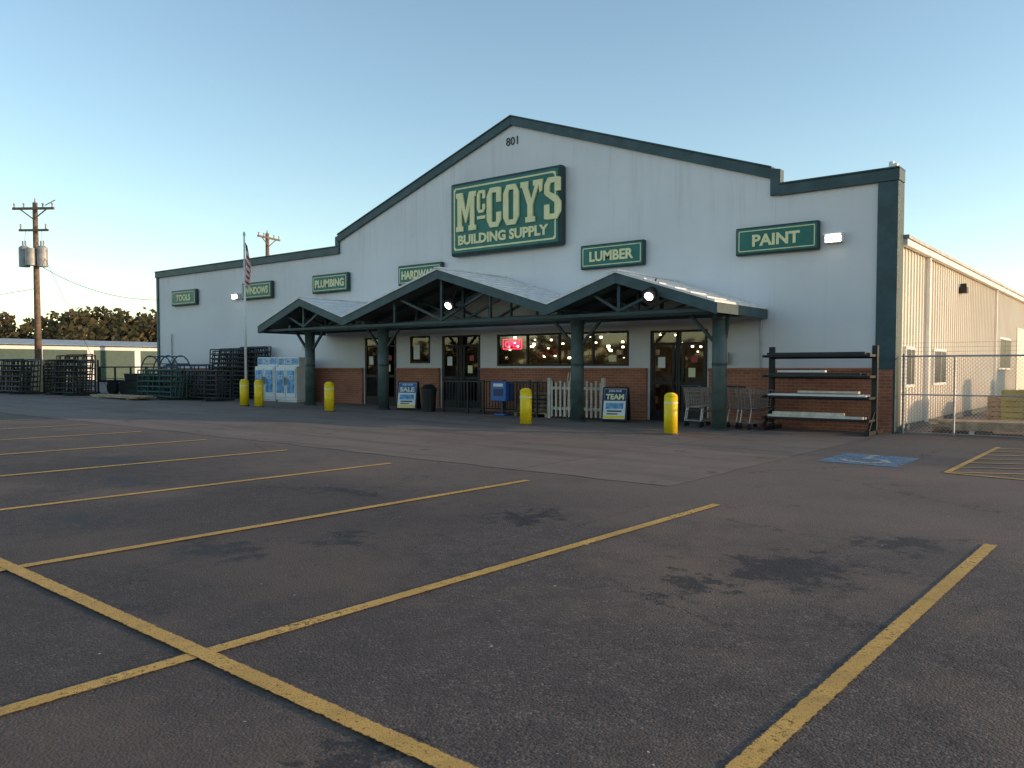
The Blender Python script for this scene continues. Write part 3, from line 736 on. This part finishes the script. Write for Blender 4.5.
pallets(-2.6,24.5,D(5),7,'palletyel');pallets(-1.2,24.8,D(-4),9,'palletyel');pallets(-3.3,27.5,0,5,'wood');pallets(-2.2,31,D(9),11,'wood')
g=gnd('wrapped_material_stack',-1.0,38);a=MB();a.bb(-1.5,1.2,-1,1,.15,1.9);a.done('wrapped_bundle','white',g,.05);a=MB();a.bb(-1.3,1,-.9,-.8,0,.15);a.bb(-1.3,1,.8,.9,0,.15);a.done('skids','wood',g)
g=gnd('concrete_block_pile',-4.0,21.4);a=MB()
for i in range(3): a.box((i*.42,random.uniform(-.05,.05),.1),(.4,.2,.2),rz=random.uniform(-.1,.1))
a.done('blocks','concrete',g,.01)

# ---------------------------------------------------------------- storage building
S=group('storage_building')
zb=.54
m=MB();m.bb(-72,-63,-5,70,0,3.2);m.done('walls','white',S)
d=MB();r=MB();y=-3.6
while y<68:
    d.bb(-63.04,-62.97,y,y+3.1,zb,zb+2.3)
    for k in range(7): r.bb(-62.98,-62.95,y,y+3.1,zb+.28+k*.3,zb+.30+k*.3)
    y+=3.6
d.done('roll_up_doors','doorgreen',S);r.done('door_ribs','greend',S)
m=MB();m.v=[(-62.6,-5.3,3.15),(-72.4,-5.3,3.15),(-67.5,-5.3,3.7),(-62.6,70.3,3.15),(-72.4,70.3,3.15),(-67.5,70.3,3.7)];m.f=[(0,2,5,3),(2,1,4,5),(0,1,2),(3,5,4),(0,3,4,1)];m.done('roof','roofgrey',S)

# ---------------------------------------------------------------- utility poles
def upole(x,y,top,tr=True,ang=0):
    g=gnd('utility_pole',x,y,ang);a=MB();a.cyl((0,0,0),(0,0,top),.20,.13,14);a.done('pole','pole',g,smooth=True)
    a=MB();a.box((0,-.16,top-.35),(2.4,.1,.13))
    if tr: a.box((0,-.16,top-1.55),(1.7,.1,.12))
    for s in(-1,1): a.beam((0,-.14,top-.95),(s*.75,-.16,top-.4),.04,.06)
    a.done('crossarms','pole',g)
    a=MB()
    for q in(-1.1,-.55,.55,1.1): a.cyl((q,-.16,top-.28),(q,-.16,top-.14),.05,.03,8);a.cyl((q,-.16,top-.14),(q,-.16,top-.06),.06,.06,8)
    if tr:
        for q in(-.75,.7): a.cyl((q,-.16,top-1.48),(q,-.16,top-1.2),.05,.05,8)
        a.cyl((.7,-.2,top-.2),(1.3,-.2,top+.1),.03)
    a.cyl((0,0,top),(0,0,top+.25),.06,.03,8);a.done('insulators','insul',g)
    if tr:
        a=MB()
        for q in(-.52,.52,):
            a.cyl((q,-.25,top-3.6),(q,-.25,top-2.55),.28,.28,18);a.cyl((q,-.25,top-2.55),(q,-.25,top-2.45),.28,.18,18)
            a.cyl((q-.08,-.25,top-2.45),(q-.08,-.25,top-2.15),.04);a.cyl((q+.1,-.25,top-2.45),(q+.1,-.25,top-2.15),.04)
            a.cyl((q,-.25,top-2.45),(q*.9,-.16,top-1.6),.012,n=4)
        a.cyl((0,-.5,top-3.55),(0,-.5,top-2.6),.27,.27,18)
        a.done('transformers','insul',g)
    return g
upole(-49.6,19.6,10.3,True,D(35));upole(-51.6,36.2,10.9,False,D(105))
def wire(name,p,q,sag,r=.016):
    p=Vector(p);q=Vector(q);pts=[]
    for i in range(21):
        t=i/20;v=p.lerp(q,t);v.z-=sag*4*t*(1-t);pts.append(tuple(v))
    a=MB();a.path(pts,r,4);return a.done(name,'rubber')
wire('overhead_wire',(-49.5,19.5,7.4),(-37.8,20.3,4.75),.5)
wire('overhead_wire',(-49.7,19.7,6.0),(-80,14,6.6),.7)
wire('guy_wire',(-49.5,19.6,8.6),(-43.5,20.5,.5),.0,.01)

# ---------------------------------------------------------------- trees
def treemass(name,spots,faces,size):
    v=[];f=[];mi=[]
    def trunk(p0,p1,r0,r1):
        q=MB();q.cyl(p0,p1,r0,r1,6,False);b=len(v);v.extend(q.v)
        for ff in q.f: f.append(tuple(b+i for i in ff));mi.append(1)
    for (x,y,h,r) in spots:
        z0=zg(x);trunk((x,y,z0),(x+random.uniform(-.5,.5),y,z0+h*.6),.28,.12)
        cl=[]
        for k in range(20):
            a=random.uniform(0,6.28);q=random.uniform(.1,1)**.6;zz=random.uniform(.10,.92)
            rr=r*q*math.sin(math.pi*min(.95,max(.35,zz)))**.6
            c=(x+rr*math.cos(a),y+rr*math.sin(a),z0+h*zz,random.uniform(.9,1.9)*r/4.5);cl.append(c)
            if k<6: trunk((x,y,z0+h*.35),(c[0],c[1],c[2]),.1,.03)
        for k in range(faces):
            c=random.choice(cl);d=Vector((random.gauss(0,1),random.gauss(0,1),random.gauss(0,.8)));d.normalize();d*=c[3]*random.uniform(.5,1.1)
            p=Vector(c[:3])+d
            if p.z<z0+.2: p.z=z0+.3
            u=Vector((random.gauss(0,1),random.gauss(0,1),random.gauss(0,1))).normalized();w=u.orthogonal().normalized();s=size*random.uniform(.5,1.3)
            b=len(v);v.extend([tuple(p+u*s),tuple(p+w*s*.6),tuple(p-u*s),tuple(p-w*s*.6)]);f.append((b,b+1,b+2,b+3));mi.append(0)
    me=bpy.data.meshes.new(name);me.from_pydata(v,[],f);me.materials.append(M['leaf']);me.materials.append(M['pole'])
    for i,p in enumerate(me.polygons): p.material_index=mi[i]
    o=bpy.data.objects.new(name,me);COL.objects.link(o);return o
sp=[]
for i in range(44):
    t=i/43;x=-215+125*t+random.uniform(-2,2);y=5+118*t+random.uniform(-2,2)
    sp.append((x,y,random.uniform(9.0,11.8),random.uniform(4.8,6.2)))
    sp.append((x+5+random.uniform(-2,2),y-5,random.uniform(7.5,10),random.uniform(4.2,5.5)))
treemass('distant_trees',sp,900,.55)
sp=[]
for i in range(46):
    t=i/45;a=D(200+150*t);R0=95+random.uniform(-6,8)
    sp.append((R0*math.cos(a)-20,R0*math.sin(a),random.uniform(4,7.5),random.uniform(3.5,5)))
treemass('distant_trees',sp,350,.8)

# ---------------------------------------------------------------- light
sdir=Vector((.86,.51,0)).normalized();EL=D(8.5);AZ=math.atan2(sdir.x,sdir.y)
w=bpy.data.worlds.new('World');sc.world=w;w.use_nodes=True;nt=w.node_tree;nt.nodes.clear()
sk=nt.nodes.new('ShaderNodeTexSky');sk.sky_type='NISHITA';sk.sun_disc=False;sk.sun_elevation=EL;sk.sun_rotation=AZ;sk.air_density=1.0;sk.dust_density=.3;sk.ozone_density=1.7;sk.altitude=100
mt=nt.nodes.new('ShaderNodeMix');mt.data_type='RGBA';mt.blend_type='MULTIPLY';mt.inputs[0].default_value=1.0;mt.inputs[7].default_value=(1.03,.99,.92,1)
nt.links.new(sk.outputs[0],mt.inputs[6])
bg=nt.nodes.new('ShaderNodeBackground');bg.inputs[1].default_value=.335;o=nt.nodes.new('ShaderNodeOutputWorld')
nt.links.new(mt.outputs[2],bg.inputs[0]);nt.links.new(bg.outputs[0],o.inputs[0])
sl=bpy.data.lights.new('sun','SUN');sl.energy=4.4;sl.angle=D(.5);sl.color=(1,.69,.43)
so=bpy.data.objects.new('sun',sl);COL.objects.link(so)
dv=Vector((sdir.x*math.cos(EL),sdir.y*math.cos(EL),math.sin(EL)));so.rotation_euler=(-dv).to_track_quat('-Z','Y').to_euler();so.location=(30,30,20)
sc.view_settings.view_transform='Standard';sc.view_settings.look='None';sc.view_settings.exposure=0
# ---------------------------------------------------------------- camera
cd=bpy.data.cameras.new('camera');co=bpy.data.objects.new('camera',cd);COL.objects.link(co)
co.location=(0,0,1.5);co.rotation_euler=(D(90-2.2),0,D(38.4));cd.sensor_width=36;cd.lens=28.76;cd.shift_y=.015;cd.clip_end=6000;cd.clip_start=.05
sc.camera=co
